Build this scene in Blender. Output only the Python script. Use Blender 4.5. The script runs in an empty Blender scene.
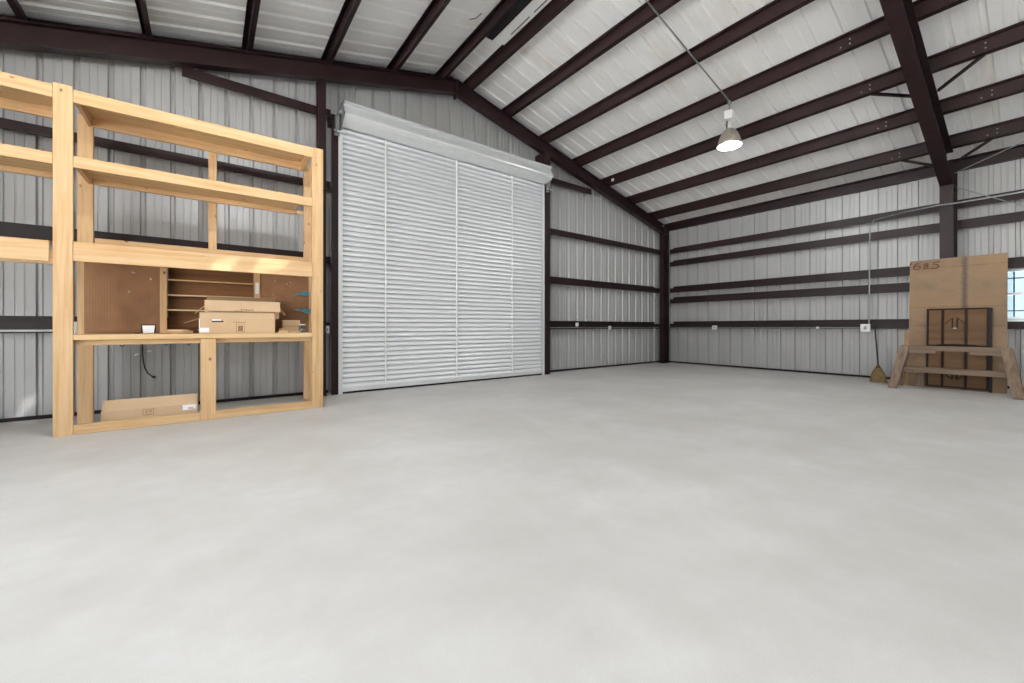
import bpy, bmesh, math, random
from mathutils import Vector, Matrix
random.seed(7)
S = bpy.context.scene
C = S.collection
R = math.radians

# ------------------------------------------------------------------ helpers
class MB:
    """collects shapes; build() links them as ONE mesh object"""
    def __init__(self): self.v = []; self.f = []; self.sm = []
    def add(self, vs, fs, smooth=False):
        b = len(self.v); self.v += [tuple(p) for p in vs]
        for f in fs: self.f.append([b + i for i in f]); self.sm.append(smooth)
        return self
    def box(self, x0, x1, y0, y1, z0, z1, M=None):
        vs = [Vector((x, y, z)) for z in (z0, z1) for y in (y0, y1) for x in (x0, x1)]
        if M is not None: vs = [M @ p for p in vs]
        return self.add(vs, [(0,2,3,1),(4,5,7,6),(0,1,5,4),(1,3,7,5),(3,2,6,7),(2,0,4,6)])
    def bar(self, a, b, w, d, up=(0,0,1)):
        """rectangular bar from a to b; w across, d along 'up' made square to the bar"""
        a, b = Vector(a), Vector(b); z = (b - a); L = z.length; z.normalize()
        x = Vector(up).cross(z); x.normalize(); y = z.cross(x)
        M = Matrix((x, y, z)).transposed().to_4x4(); M.translation = a
        return self.box(-w/2, w/2, -d/2, d/2, 0, L, M)
    def prism(self, prof, a, b, u, v, closed=True, cap=True, smooth=False):
        """profile [(p,q)] in axes u,v swept from a to b"""
        a, b, u, v = Vector(a), Vector(b), Vector(u), Vector(v); n = len(prof)
        vs = [a + u*p + v*q for p, q in prof] + [b + u*p + v*q for p, q in prof]
        m = n if closed else n - 1
        fs = [(i, (i+1) % n, n + (i+1) % n, n + i) for i in range(m)]
        if closed and cap: fs += [tuple(range(n))[::-1], tuple(range(n, 2*n))]
        return self.add(vs, fs, smooth)
    def tube(self, pts, r, n=8, cap=True):
        pts = [Vector(p) for p in pts]; rs = r if isinstance(r, (list, tuple)) else [r]*len(pts)
        t = (pts[1]-pts[0]).normalized(); ref = Vector((0,0,1)) if abs(t.z) < .9 else Vector((1,0,0))
        x = ref.cross(t).normalized(); vs = []
        for i, p in enumerate(pts):
            if i == 0: t = pts[1]-pts[0]
            elif i == len(pts)-1: t = pts[-1]-pts[-2]
            else: t = (pts[i+1]-p).normalized() + (p-pts[i-1]).normalized()
            t.normalize(); x = (x - t*x.dot(t)).normalized(); y = t.cross(x)
            vs += [p + (x*math.cos(2*math.pi*k/n) + y*math.sin(2*math.pi*k/n))*rs[i] for k in range(n)]
        fs = [(i*n+k, i*n+(k+1) % n, (i+1)*n+(k+1) % n, (i+1)*n+k) for i in range(len(pts)-1) for k in range(n)]
        self.add(vs, fs, True)
        if cap: self.add(vs[:n], [tuple(range(n))[::-1]]); self.add(vs[-n:], [tuple(range(n))])
        return self
    def lathe(self, prof, c, n=24, M=None):
        c = Vector(c); vs = []
        for r, z in prof:
            for k in range(n):
                p = Vector((r*math.cos(2*math.pi*k/n), r*math.sin(2*math.pi*k/n), z))
                vs.append(c + (M @ p if M is not None else p))
        fs = [(i*n+k, i*n+(k+1) % n, (i+1)*n+(k+1) % n, (i+1)*n+k) for i in range(len(prof)-1) for k in range(n)]
        return self.add(vs, fs, True)
    def build(self, name, mat, parent=None, bevel=0.0, local=False):
        off = Vector((0,0,0))
        if parent is not None and not local: off = ORIG[parent.name]
        me = bpy.data.meshes.new(name)
        me.from_pydata([(p[0]-off.x, p[1]-off.y, p[2]-off.z) for p in self.v], [], self.f)
        me.polygons.foreach_set('use_smooth', self.sm)
        bm = bmesh.new(); bm.from_mesh(me); bmesh.ops.remove_doubles(bm, verts=bm.verts, dist=1e-5) if bevel else None
        bmesh.ops.recalc_face_normals(bm, faces=bm.faces) if bevel else None
        if bevel:
            bmesh.ops.bevel(bm, geom=bm.edges[:], offset=bevel, segments=1, affect='EDGES')
        bm.to_mesh(me); bm.free(); me.update()
        me.materials.append(mat)
        o = bpy.data.objects.new(name, me); C.objects.link(o)
        ORIG[o.name] = off.copy()
        if parent is not None: o.parent = parent
        return o
ORIG = {}
ORD = ['first', 'second', 'third', 'fourth', 'fifth', 'sixth', 'seventh', 'eighth']
def tag(o, label=None, cat=None, group=None, kind=None):
    for k, v in (('label', label), ('category', cat), ('group', group), ('kind', kind)):
        if v: o[k] = v
    return o
def thing(name, loc, label, cat, group=None, kind=None, rot=None):
    o = bpy.data.objects.new(name, None); C.objects.link(o); o.location = loc
    o.empty_display_size = .1
    if rot: o.rotation_euler = rot
    ORIG[o.name] = Vector(loc)
    return tag(o, label, cat, group, kind)
def copy_tree(o, parent=None):
    c = o.copy(); C.objects.link(c)
    if parent is not None: c.parent = parent
    for ch in list(o.children): copy_tree(ch, c)
    return c

# ------------------------------------------------------------------ materials
def lin(r, g, b):
    f = lambda c: (c/255/12.92) if c/255 <= .04045 else ((c/255+.055)/1.055)**2.4
    return (f(r), f(g), f(b), 1)
class NT:
    def __init__(self, name):
        self.m = bpy.data.materials.new(name); self.m.use_nodes = True
        self.t = self.m.node_tree; self.b = self.t.nodes['Principled BSDF']
        self.tc = self.t.nodes.new('ShaderNodeTexCoord')
    def n(self, typ, **kw):
        x = self.t.nodes.new(typ)
        for k, v in kw.items():
            if k in x.inputs: x.inputs[k].default_value = v
            else: setattr(x, k, v)
        return x
    def l(self, a, b): self.t.links.new(a, b)
    def coord(self, scale=(1,1,1), loc=(0,0,0), world=False):
        mp = self.n('ShaderNodeMapping'); mp.inputs['Scale'].default_value = scale; mp.inputs['Location'].default_value = loc
        if world:
            g = self.n('ShaderNodeNewGeometry'); self.l(g.outputs['Position'], mp.inputs[0])
        else: self.l(self.tc.outputs['Object'], mp.inputs[0])
        return mp.outputs[0]
    def noise(self, vec, scale, detail=4, rough=.55):
        x = self.n('ShaderNodeTexNoise'); x.inputs['Scale'].default_value = scale; x.inputs['Detail'].default_value = detail
        x.inputs['Roughness'].default_value = rough; self.l(vec, x.inputs['Vector']); return x.outputs['Fac']
    def ramp(self, fac, stops):
        x = self.n('ShaderNodeValToRGB'); e = x.color_ramp.elements
        while len(e) < len(stops): e.new(.5)
        for i, (p, c) in enumerate(stops): e[i].position = p; e[i].color = c if len(c) == 4 else (*c, 1)
        self.l(fac, x.inputs[0]); return x.outputs[0]
    def mix(self, fac, a, b, mode='MIX'):
        x = self.n('ShaderNodeMix', data_type='RGBA', blend_type=mode)
        for s, v in ((0, fac), (6, a), (7, b)):
            if hasattr(v, 'node'): self.l(v, x.inputs[s])
            else: x.inputs[s].default_value = v
        return x.outputs[2]
    def math(self, op, a, b=0.0, c=0.0):
        x = self.n('ShaderNodeMath', operation=op)
        for i, v in enumerate((a, b, c)):
            if hasattr(v, 'node'): self.l(v, x.inputs[i])
            else: x.inputs[i].default_value = v
        return x.outputs[0]
    def base(self, c):
        if hasattr(c, 'node'): self.l(c, self.b.inputs['Base Color'])
        else: self.b.inputs['Base Color'].default_value = c
    def bump(self, h, strength=.2, dist=.01):
        x = self.n('ShaderNodeBump'); x.inputs['Strength'].default_value = strength; x.inputs['Distance'].default_value = dist
        self.l(h, x.inputs['Height']); self.l(x.outputs[0], self.b.inputs['Normal'])
    def fin(self, rough=.5, metal=0.0, spec=.5):
        self.b.inputs['Roughness'].default_value = rough; self.b.inputs['Metallic'].default_value = metal
        self.b.inputs['Specular IOR Level'].default_value = spec
        return self.m
def plain(name, rgb, rough=.5, metal=0.0, var=.12, scale=12, spec=.5):
    t = NT(name); c = lin(*rgb); f = t.noise(t.coord(), scale)
    d = tuple(x*(1-var) for x in c[:3]); u = tuple(min(1, x*(1+var)) for x in c[:3])
    t.base(t.ramp(f, [(.3, d), (.7, u)])); return t.fin(rough, metal, spec)
def wall_mat(name, rgb, streak, rough, metal, stain=None):
    t = NT(name); c = lin(*rgb)
    a = t.noise(t.coord(streak, world=True), 1.0, 5)
    b = t.noise(t.coord((1,1,1), world=True), 1.3, 3)
    base = t.ramp(a, [(.3, tuple(x*.96 for x in c[:3])), (.7, tuple(x*1.03 for x in c[:3]))])
    base = t.mix(t.math('MULTIPLY', b, .2), base, tuple(x*.85 for x in c[:3])+(1,))
    if stain:
        s = t.noise(t.coord((.22, 1.1, .4), (3.3, 1.7, 0), world=True), 1.0, 6, .62)
        m = t.ramp(s, [(.56, (0,0,0)), (.75, (.6,.6,.6))])
        base = t.mix(m, base, lin(*stain))
    t.base(base); return t.fin(rough, metal)
M = {}
M['wall'] = wall_mat('galvanised wall sheet', (174,174,173), (5,5,.4), .42, .2)
M['roof'] = wall_mat('roof sheet', (247,246,244), (.3,.8,.3), .5, .0, (204,188,168))
M['steel'] = plain('oxide primed steel', (32,18,19), .45, 0, .25, 5, .25)
M['galv'] = plain('bright galvanised steel', (222,224,224), .32, .3, .025, 9)
M['zinc'] = plain('dull zinc', (150,153,154), .4, .7, .15, 30)
def slat_mat():
    t = NT('door slats'); c = lin(236,238,240)
    b = t.noise(t.coord((3,3,6), world=True), 2.5, 5, .7)
    t.base(t.mix(t.ramp(b, [(.66, (0,0,0)), (.85, (.25,.25,.25))]), c, lin(180,178,168))); return t.fin(.42, .25)
M['slat'] = slat_mat()
def floor_mat():
    t = NT('coated concrete floor'); co = t.coord((1,1,1), world=True)
    a = t.noise(co, .9, 6, .6); b = t.noise(co, 3.2, 7, .7); g = t.noise(co, 260, 2, .6)
    base = t.ramp(a, [(.3, lin(207,204,199)), (.5, lin(218,216,212)), (.66, lin(226,225,222))])
    base = t.mix(t.ramp(b, [(.4, (.0,.0,.0)), (.66, (.45,.45,.45))]), base, lin(205,201,194))
    base = t.mix(t.ramp(g, [(.42, (.22,.22,.22)), (.6, (0,0,0))]), base, lin(176,172,165))
    t.base(base); t.bump(g, .08, .002); return t.fin(.5, 0, .35)
M['floor'] = floor_mat()
M['ground'] = plain('outdoor gravel', (222,220,214), .9, 0, .08, 3)
def wood(name, axis, light, dark, knots=True, gscale=26, seed=0.0):
    t = NT(name); s = [1.0,1.0,1.0]; s[axis] = .045
    vec = t.coord(tuple(s), (seed, seed*1.7, seed*.6))
    a = t.noise(vec, gscale, 6, .6)
    b = t.noise(t.coord((1,1,1), (seed,0,0)), 2.2, 3)
    base = t.ramp(a, [(.3, lin(*dark)), (.55, lin(*light)), (.75, tuple(min(1,x*1.08) for x in lin(*light)[:3]))])
    base = t.mix(t.math('MULTIPLY', b, .35), base, lin(*dark))
    if knots:
        ks = [6.5,6.5,6.5]; ks[axis] = 4.0
        v = t.n('ShaderNodeTexVoronoi'); v.inputs['Scale'].default_value = 1.0
        t.l(t.coord(tuple(ks), (seed,seed,seed)), v.inputs['Vector'])
        k = t.ramp(v.outputs['Distance'], [(.05, (1,1,1)), (.11, (0,0,0))])
        w = t.ramp(v.outputs['Color'], [(.46, (0,0,0)), (.5, (.9,.9,.9))])
        base = t.mix(t.mix(1.0, k, w, 'MULTIPLY'), base, lin(104,60,28))
    t.base(base); t.bump(a, .12, .004); return t.fin(.62, 0, .3)
PL, PD = (210,179,138), (190,149,100)
for i, ax in enumerate('xyz'): M['pine_'+ax] = wood('pine '+ax, i, PL, PD, True, 26, i*3.1)
M['deck'] = wood('plywood deck', 0, (220,192,150), (202,164,112), True, 14, 5.2)
M['cubby'] = wood('stained plywood', 0, (130,86,48), (76,46,24), True, 9, 8.1)
M['old_y'] = wood('weathered lumber along', 1, (128,110,94), (94,78,64), True, 22, 2.0)
M['old_z'] = wood('weathered lumber upright', 2, (138,118,100), (100,82,68), True, 22, 4.0)
def peg_mat():
    t = NT('perforated hardboard'); sp = t.n('ShaderNodeSeparateXYZ'); t.l(t.coord((1/.0254,)*3, world=True), sp.inputs[0])
    fx = t.math('SUBTRACT', t.math('FRACT', sp.outputs[0]), .5); fz = t.math('SUBTRACT', t.math('FRACT', sp.outputs[2]), .5)
    d = t.math('SQRT', t.math('ADD', t.math('MULTIPLY', fx, fx), t.math('MULTIPLY', fz, fz)))
    a = t.noise(t.coord(), 6, 4)
    base = t.ramp(a, [(.3, lin(122,86,56)), (.7, lin(144,104,70))])
    base = t.mix(t.math('LESS_THAN', d, .17), base, lin(72,48,30)); t.base(base); return t.fin(.55, 0, .3)
M['peg'] = peg_mat()
def ply_mat():
    t = NT('old plywood sheet'); sp = t.n('ShaderNodeSeparateXYZ'); t.l(t.tc.outputs['Object'], sp.inputs[0])
    a = t.noise(t.coord((1,.5,1)), 2.2, 6, .65); g = t.noise(t.coord((1,1,9)), 5, 5, .6)
    base = t.ramp(a, [(.3, lin(116,98,80)), (.5, lin(136,116,95)), (.72, lin(150,122,90))])
    base = t.mix(t.ramp(g, [(.3, (.45,.45,.45)), (.6, (0,0,0))]), base, lin(140,108,80))
    # a dirty scuffed band running down from the top edge
    e = t.noise(t.coord((1,1,1)), 22, 4)
    yy = t.math('ADD', t.math('ABSOLUTE', t.math('ADD', sp.outputs[1], .115)), t.math('MULTIPLY', t.math('SUBTRACT', e, .5), .06))
    band = t.ramp(yy, [(.012, (.75,.75,.75)), (.05, (0,0,0))])
    base = t.mix(band, base, lin(78,74,72))
    # thin dark marks across
    for z0, s in ((2.27, .5), (1.17, .45), (1.52, .5)):
        q = t.math('ABSOLUTE', t.math('SUBTRACT', sp.outputs[2], z0))
        q = t.math('ADD', q, t.math('MULTIPLY', t.math('SUBTRACT', t.noise(t.coord((1,6,1), (z0,0,0)), 2, 3), .45), .03))
        base = t.mix(t.ramp(q, [(.004, (s,s,s)), (.01, (0,0,0))]), base, lin(92,66,48))
    t.base(base); return t.fin(.7, 0, .25)
M['ply'] = ply_mat()
M['ply_edge'] = plain('plywood edge', (170,135,98), .7)
M['tableboard'] = wood('brown hardboard', 1, (112,84,56), (88,64,42), False, 12, 1.0)
M['dark_frame'] = plain('dark painted frame', (44,27,20), .6, 0, .2, 12, .2)
M['card'] = plain('corrugated cardboard', (202,174,140), .8, 0, .05, 4, .2)
M['card_dark'] = plain('cardboard inside', (160,134,104), .85, 0, .06, 4, .2)
M['ink'] = plain('brown ink', (128,98,72), .8, 0, .05)
M['marker'] = plain('brown marker', (84,44,26), .7, 0, .1)
M['paper'] = plain('white paper label', (246,246,246), .7, 0, .02)
M['white'] = plain('white plastic', (238,238,236), .45, 0, .03)
M['black'] = plain('black plastic', (26,24,24), .5, 0, .1, 12, .25)
M['hole_shade'] = plain('painted recess shade', (22,20,24), .8, 0, .1)  # dark colour standing in for shade inside the vent and carton openings
M['bristle'] = wood('broom straw', 2, (138,116,76), (96,78,48), False, 60, 3.0)
M['handle'] = plain('dark blue-black handle', (34,34,46), .4)
M['blue'] = plain('blue grip', (64,150,178), .4, 0, .08)
M['mark'] = plain('scuffed white paint', (214,206,196), .7)
M['lamp_in'] = plain('white enamel reflector', (240,240,236), .3, 0, .02)
M['alum'] = plain('spun aluminium', (168,160,150), .35, .6, .12, 20)
M['winframe'] = plain('window frame', (70,96,118), .45)
M['lead'] = plain('lampholder porcelain', (225,222,214), .4)
def glassy(name, col, rough=0.0):
    m = bpy.data.materials.new(name); m.use_nodes = True; t = m.node_tree; t.nodes.clear()
    o = t.nodes.new('ShaderNodeOutputMaterial'); a = t.nodes.new('ShaderNodeBsdfTransparent'); a.inputs[0].default_value = (*col, 1)
    g = t.nodes.new('ShaderNodeBsdfGlossy'); g.inputs['Roughness'].default_value = .05
    x = t.nodes.new('ShaderNodeMixShader'); x.inputs[0].default_value = .05; t.links.new(a.outputs[0], x.inputs[1]); t.links.new(g.outputs[0], x.inputs[2])
    t.links.new(x.outputs[0], o.inputs[0]); return m
M['glass'] = glassy('tinted window glass', (.38,.45,.48))
M['skypane'] = glassy('tinted roof light', (.026,.026,.025))
def milky():
    m = bpy.data.materials.new('milky fibreglass'); m.use_nodes = True; t = m.node_tree; t.nodes.clear()
    o = t.nodes.new('ShaderNodeOutputMaterial'); a = t.nodes.new('ShaderNodeBsdfTranslucent'); a.inputs[0].default_value = (.056,.056,.0555,1)
    d = t.nodes.new('ShaderNodeBsdfDiffuse'); d.inputs[0].default_value = (.8,.8,.78,1); x = t.nodes.new('ShaderNodeMixShader'); x.inputs[0].default_value = .2
    t.links.new(a.outputs[0], x.inputs[1]); t.links.new(d.outputs[0], x.inputs[2]); t.links.new(x.outputs[0], o.inputs[0]); return m
M['milky'] = milky()
M['jar'] = glassy('jar glass', (.8,.83,.83))

# ------------------------------------------------------------------ the hall's dimensions
XR, XL, YF, YN = 11.87, -3.77, 7.55, -11.4        # side walls, far gable wall, near gable wall
XC, ZC, SL = 4.05, 6.38, .25                      # ridge and roof slope
roof = lambda x: ZC - SL*abs(x - XC)
PITCH = .318
def rib_profile(u0, u1, phase=0.0, s2=.009, roof_=False):
    """R-panel seen from inside: flat pans, a deep trapezoid rib every pitch and two small ones between; [(u, outward offset)]"""
    pts = [(0,0),(.009,.038),(.069-s2,.038),(.069,0),(.146,0),(.15,.006),(.162,.006),(.166,0),(.224,0),(.228,.006),(.24,.006),(.244,0)]
    if roof_: pts = [(0,0),(.012,.036),(.068,.036),(.08,0),(.185,0),(.189,.004),(.2,.004),(.204,0)]
    out = []; k = math.floor((u0-phase)/PITCH) - 1
    while phase + k*PITCH < u1 + PITCH:
        out += [(phase + k*PITCH + a, d) for a, d in pts]; k += 1
    def at(u):
        for (a, da), (b, db) in zip(out, out[1:]):
            if a <= u <= b and b > a: return da + (db-da)*(u-a)/(b-a)
        return 0
    inner = [(u, d) for u, d in out if u0 < u < u1]
    return [(u0, at(u0))] + inner + [(u1, at(u1))]
def cutat(prof, cuts):
    for c in cuts:
        for i in range(len(prof)-1):
            (a, da), (b, db) = prof[i], prof[i+1]
            if a < c < b: prof.insert(i+1, (c, da + (db-da)*(c-a)/(b-a))); break
    return prof

# floor and ground
MB().box(XL-.1, XR+.1, YN-.1, YF+.08, -.15, 0).build('floor', M['floor'])
tag(bpy.data.objects['floor'], 'smooth pale grey coated concrete floor of the steel hall', 'floor', kind='structure')
g = MB().box(-60, 70, -70, 60, -.35, -.16).build('ground', M['ground']); tag(g, 'bright gravel ground outside the hall', 'ground', kind='structure')

# far gable wall with its door opening
DX0, DX1, DZ = 1.78, 6.36, 4.62
mb = MB(); pr_ = cutat(rib_profile(XL, XR+.03, -1.713, .024), [XC, DX0, DX1])
for (a, da), (b, db) in zip(pr_, pr_[1:]):
    z0 = DZ if (a >= DX0-1e-6 and b <= DX1+1e-6) else 0.0
    mb.add([(a, YF+da, z0), (b, YF+db, z0), (b, YF+db, roof(b)+.02), (a, YF+da, roof(a)+.02)], [(0,1,2,3)])
tag(mb.build('wall_far', M['wall']), 'grey ribbed metal gable wall behind the roll-up door and wooden shelving', 'wall', kind='structure')
# right wall with its window opening
WY0, WY1, WZ0, WZ1 = -.45, .62, 1.28, 2.2
mb = MB(); pr_ = cutat(rib_profile(YN, YF+.03, 7.6), [WY0, WY1])
for (a, da), (b, db) in zip(pr_, pr_[1:]):
    spans = [(0, WZ0), (WZ1, 4.45)] if (a >= WY0-1e-6 and b <= WY1+1e-6) else [(0, 4.45)]
    for z0, z1 in spans:
        mb.add([(XR+da, a, z0), (XR+db, b, z0), (XR+db, b, z1), (XR+da, a, z1)], [(0,1,2,3)])
tag(mb.build('wall_right', M['wall']), 'long grey ribbed metal side wall with the small window', 'wall', kind='structure')
# left wall, unseen, with two wide doorways added for daylight (beside and behind the viewer)
LDOORS = [(-5.0, -1.6), (.2, 4.5)]; LZ = 4.3
mb = MB(); pr_ = cutat(rib_profile(YN, YF+.03, .1), [y for d in LDOORS for y in d])
for (a, da), (b, db) in zip(pr_, pr_[1:]):
    z0 = LZ if any(a >= y0-1e-6 and b <= y1+1e-6 for y0, y1 in LDOORS) else 0
    mb.add([(XL-da, a, z0), (XL-db, b, z0), (XL-db, b, 4.45), (XL-da, a, 4.45)], [(0,1,2,3)])
tag(mb.build('wall_left', M['wall']), 'unseen ribbed metal side wall with two wide open doorways added for daylight', 'wall', kind='structure')
# near gable wall, closed
mb = MB(); pr_ = cutat(rib_profile(XL, XR, .1), [XC])
for (a, da), (b, db) in zip(pr_, pr_[1:]):
    mb.add([(a, YN-da, 0), (b, YN-db, 0), (b, YN-db, roof(b)), (a, YN-da, roof(a))], [(0,1,2,3)])
tag(mb.build('wall_near', M['wall']), 'closed ribbed metal gable wall facing the roll-up door', 'wall', kind='structure')

# sun direction (also places the two roof lights)
SD = Vector((-.536, .844, -.91)).normalized()
HOLES = [(2.45, 3.33, 2.24, 2.48), (1.4, 1.59, 2.2, 2.5)]     # x0,x1,y0,y1: clear roof lights in the slope over the shelving
FIB = [(-2.9, 3.3, .9, 1.95), (-2.9, 3.3, -1.7, -.65), (-2.9, 3.3, -4.3, -3.25), (-2.9, 3.3, -6.9, -5.85), (-2.9, 3.3, -9.5, -8.45),
       (4.7, 7.2, -1.7, -.65), (4.7, 7.2, -4.3, -3.25), (4.7, 7.2, -6.9, -5.85)]   # milky roof lights, unseen, added to brighten the floor
HOLES += FIB
mb = MB(); pr_ = cutat(rib_profile(YN, YF+.04, 7.47, roof_=True), [h for H in HOLES for h in H[2:]])
for (a, da), (b, db) in zip(pr_, pr_[1:]):
    for xs in ((XC, XR+.12), (XC, XL-.12)):
        lo, hi = min(xs), max(xs); segs = []
        cut = sorted((x0, x1) for x0, x1, y0, y1 in HOLES if a >= y0-1e-6 and b <= y1+1e-6 and x0 >= lo and x1 <= hi)
        for x0, x1 in cut: segs.append((lo, x0)); lo = x1
        segs.append((lo, hi))
        for x0, x1 in segs:
            mb.add([(x0, a, roof(x0)+da), (x0, b, roof(x0)+db), (x1, b, roof(x1)+db), (x1, a, roof(x1)+da)], [(0,1,2,3)])
tag(mb.build('ceiling', M['roof']), 'off-white ribbed metal roof sheets over dark purlins', 'ceiling', kind='structure')
for i, (x0, x1, y0, y1) in enumerate(HOLES):
    g_ = .1 if i > 1 else .04; x0 -= g_; x1 += g_; y0 -= g_; y1 += g_
    o = MB().add([(x0, y0, roof(x0)-.004), (x1, y0, roof(x1)-.004), (x1, y1, roof(x1)-.004), (x0, y1, roof(x0)-.004)], [(0,1,2,3)]).build('window_%d' % (i+2), M['skypane' if i < 2 else 'milky'])
    tag(o, ('small clear roof light in the slope above the shelving, by the ridge', 'small clear roof light in the slope above the shelving, farther from the ridge')[i] if i < 2 else
        'added milky roof light strip, %s from the door gable on the slope %s' % ((ORD[i-2], 'above the shelving') if i < 7 else (ORD[i-7], 'with the lamp')), 'window', kind='structure')
# dark base angles
bs = MB().box(XL, DX0-.12, YF-.03, YF-.001, 0, .045).box(DX1+.2, XR-.03, YF-.03, YF-.001, 0, .045).build('baseboard_far', M['steel'])
tag(bs, 'dark base angle along the gable wall', 'baseboard', kind='structure')
bs = MB().box(XR-.03, XR-.001, YN, YF-.03, 0, .045).build('baseboard_right', M['steel']); tag(bs, 'dark base angle along the side wall', 'baseboard', kind='structure')

# ------------------------------------------------------------------ steel frame
YP0, YP1 = YN+.05, YF-.06
def zee(mb, x, zt, y0, y1, dirn, h=.2, f=.062, t=.006, lip=.018):
    """Z purlin: top flange away from dirn, bottom flange towards dirn, with stiffening lips"""
    d = dirn; s = -SL if x > XC else SL
    zz = lambda dx: s*dx
    def b(xa, xb, za, zb):
        P = [(xa, za+zz(xa)), (xb, za+zz(xb)), (xb, zb+zz(xb)), (xa, zb+zz(xa))]
        mb.prism(P, (x, y0, zt), (x, y1, zt), (1,0,0), (0,0,1))
    b(min(0, d*t), max(0, d*t), -h, 0)
    xa, xb = sorted((0, -d*f)); b(xa, xb, -t, 0)
    xa, xb = sorted((-d*f, -d*(f-t))); b(xa, xb, -lip-t, -t)
    xa, xb = sorted((0, d*f)); b(xa, xb, -h, -h+t)
    xa, xb = sorted((d*f, d*(f-t))); b(xa, xb, -h+t, -h+t+lip)
RX = [4.36, 5.36, 6.48, 7.61, 8.73, 9.84, 10.95]
LX = [3.74, 2.74, 1.60, .47, -.66, -1.77, -2.88]
def make_purlins(xs, dirn, side, group):
    base = None
    for i, x in enumerate(xs):
        lab = 'dark red-brown steel purlin, %s down from the ridge on the slope %s' % (ORD[i], side)
        if base is None:
            mb = MB(); zee(mb, x, roof(x)-.003, YP0, YP1, dirn)
            base = mb.build('roof_purlin', M['steel']); base.data.transform(Matrix.Translation((-x, 0, -roof(x)))); base.location = (x, 0, roof(x))
            for y in (1.14-.62, 1.14+.62):
                for dy, dz in ((0, -.07), (0, -.14), (.11, -.14)):
                    bo = MB(); face = -.001 if x > XC else .001
                    bo.tube([(face+(.006 if (dirn > 0) != (x > XC) else 0)*(-1 if x > XC else 1), y+dy, dz), (face*9, y+dy, dz)], .011, 6)
                    bl = bo.build('bolt', M['zinc']); bl.parent = base
            o = base
        else:
            o = copy_tree(base); o.location = (x, 0, roof(x))
        tag(o, lab, 'purlin', group)
make_purlins(RX, 1, 'with the hanging lamp', 'purlins of the slope with the lamp')
make_purlins(LX, 1, 'above the wooden shelving', 'purlins of the slope above the shelving')
# white sticker on the fifth purlin end
pur = [o for o in C.objects if o.name.startswith('roof_purlin')][4]
st = MB().box(-.012, -.002, 7.02, 7.1, -.13, -.06).build('sticker', M['paper']); st.parent = pur
# eave struts
for x, d, nm in ((XR-.03, -1, 'window side wall'), (XL+.03, 1, 'open doorway side wall')):
    mb = MB(); zt = roof(x)-.004
    P = [(0,0),(d*.09,abs(.09)*SL),(d*.09,.09*SL-.02),(d*.084,.09*SL-.02),(d*.084,.084*SL-.008),(d*.006,-.008),(d*.006,-.214),(d*.084,-.214),(d*.084,-.195),(d*.09,-.195),(d*.09,-.22),(0,-.22)]
    mb.prism(P, (x, YP0, zt), (x, YP1, zt), (1,0,0), (0,0,1))
    tag(mb.build('eave_strut', M['steel']), 'dark steel eave strut along the top of the %s' % nm, 'beam', 'eave struts')
# rake channels closing the purlin depth at the gable
for sgn, nm in ((1, 'with the lamp'), (-1, 'above the shelving')):
    xe = XR-.1 if sgn > 0 else XL+.1
    mb = MB(); y0, y1 = YF-.055, YF-.006
    vs = []
    for x in (XC, xe):
        for y in (y0, y1):
            for dz in (-.005, -.165): vs.append((x, y, roof(x)+dz))
    mb.add(vs, [(0,1,5,4),(2,6,7,3),(0,4,6,2),(1,3,7,5),(0,2,3,1),(4,5,7,6)])
    tag(mb.build('rake_channel', M['steel']), 'dark rake channel under the roof edge at the gable, slope %s' % nm, 'beam', 'rake channels')

def isect(mb, a, b, depth_dir, wid_dir, d0, d1, w, tf=.01, tw=.007):
    """I section from a to b whose outer flange runs a-b; web depth d0 at a and d1 at b along depth_dir"""
    a, b, n, u = Vector(a), Vector(b), Vector(depth_dir), Vector(wid_dir)
    def slab(oa0, oa1, ob0, ob1, hw):
        vs = []
        for p, q0, q1 in ((a, oa0, oa1), (b, ob0, ob1)):
            for s in (-hw, hw): vs += [p + n*q0 + u*s, p + n*q1 + u*s]
        mb.add(vs, [(0,1,3,2),(4,6,7,5),(0,4,5,1),(2,3,7,6),(0,2,6,4),(1,5,7,3)])
    slab(0, tf, 0, tf, w/2); slab(d0-tf, d0, d1-tf, d1, w/2); slab(tf, d0-tf, tf, d1-tf, tw/2)
def frame(yc, ridge_d, knee_d, wid, col_in, col_out, where, col_d=None):
    top = .205
    for sgn in (1, -1):
        xk = col_in if sgn > 0 else 2*XC - col_in; xo = col_out if sgn > 0 else 2*XC - col_out
        nm = 'window side' if sgn > 0 else 'shelving side'
        t = thing('steel_rafter', (XC, yc, roof(XC)-top), 'dark red-brown steel rafter on the %s of the %s' % (nm, where), 'rafter', 'steel rafters')
        mb = MB(); isect(mb, (XC, yc, roof(XC)-top), (xk, yc, roof(xk)-top), (0,0,-1), (0,1,0), ridge_d, knee_d, wid)
        mb.build('beam', M['steel'], t)
        pl = MB().box(XC+(.0 if sgn > 0 else -.016), XC+(.016 if sgn > 0 else .0), yc-wid/2-.005, yc+wid/2+.005, roof(XC)-top-ridge_d-.07, roof(XC)-top-.01)
        pl.build('end_plate', M['steel'], t)
        t = thing('steel_column', ((xk+xo)/2, yc, 0), 'dark red-brown steel column on the %s of the %s' % (nm, where), 'column', 'steel columns')
        mb = MB(); isect(mb, (xo, yc, 0), (xo, yc, roof(xo)-top), (-sgn,0,0), (0,1,0), abs(xo-xk), abs(xo-xk), wid)
        mb.build('post', M['steel'], t)
        kp = MB().box(min(xk,xo), max(xk,xo), yc-wid/2-.004, yc+wid/2+.004, roof(xk)-top-knee_d-.02, roof(xk)-top-knee_d); kp.build('cap_plate', M['steel'], t)
        bp = MB().box(min(xk,xo)-.03, max(xk,xo)+.005, yc-wid/2-.02, yc+wid/2+.02, 0, .014); bp.build('base_plate', M['steel'], t)
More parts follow.
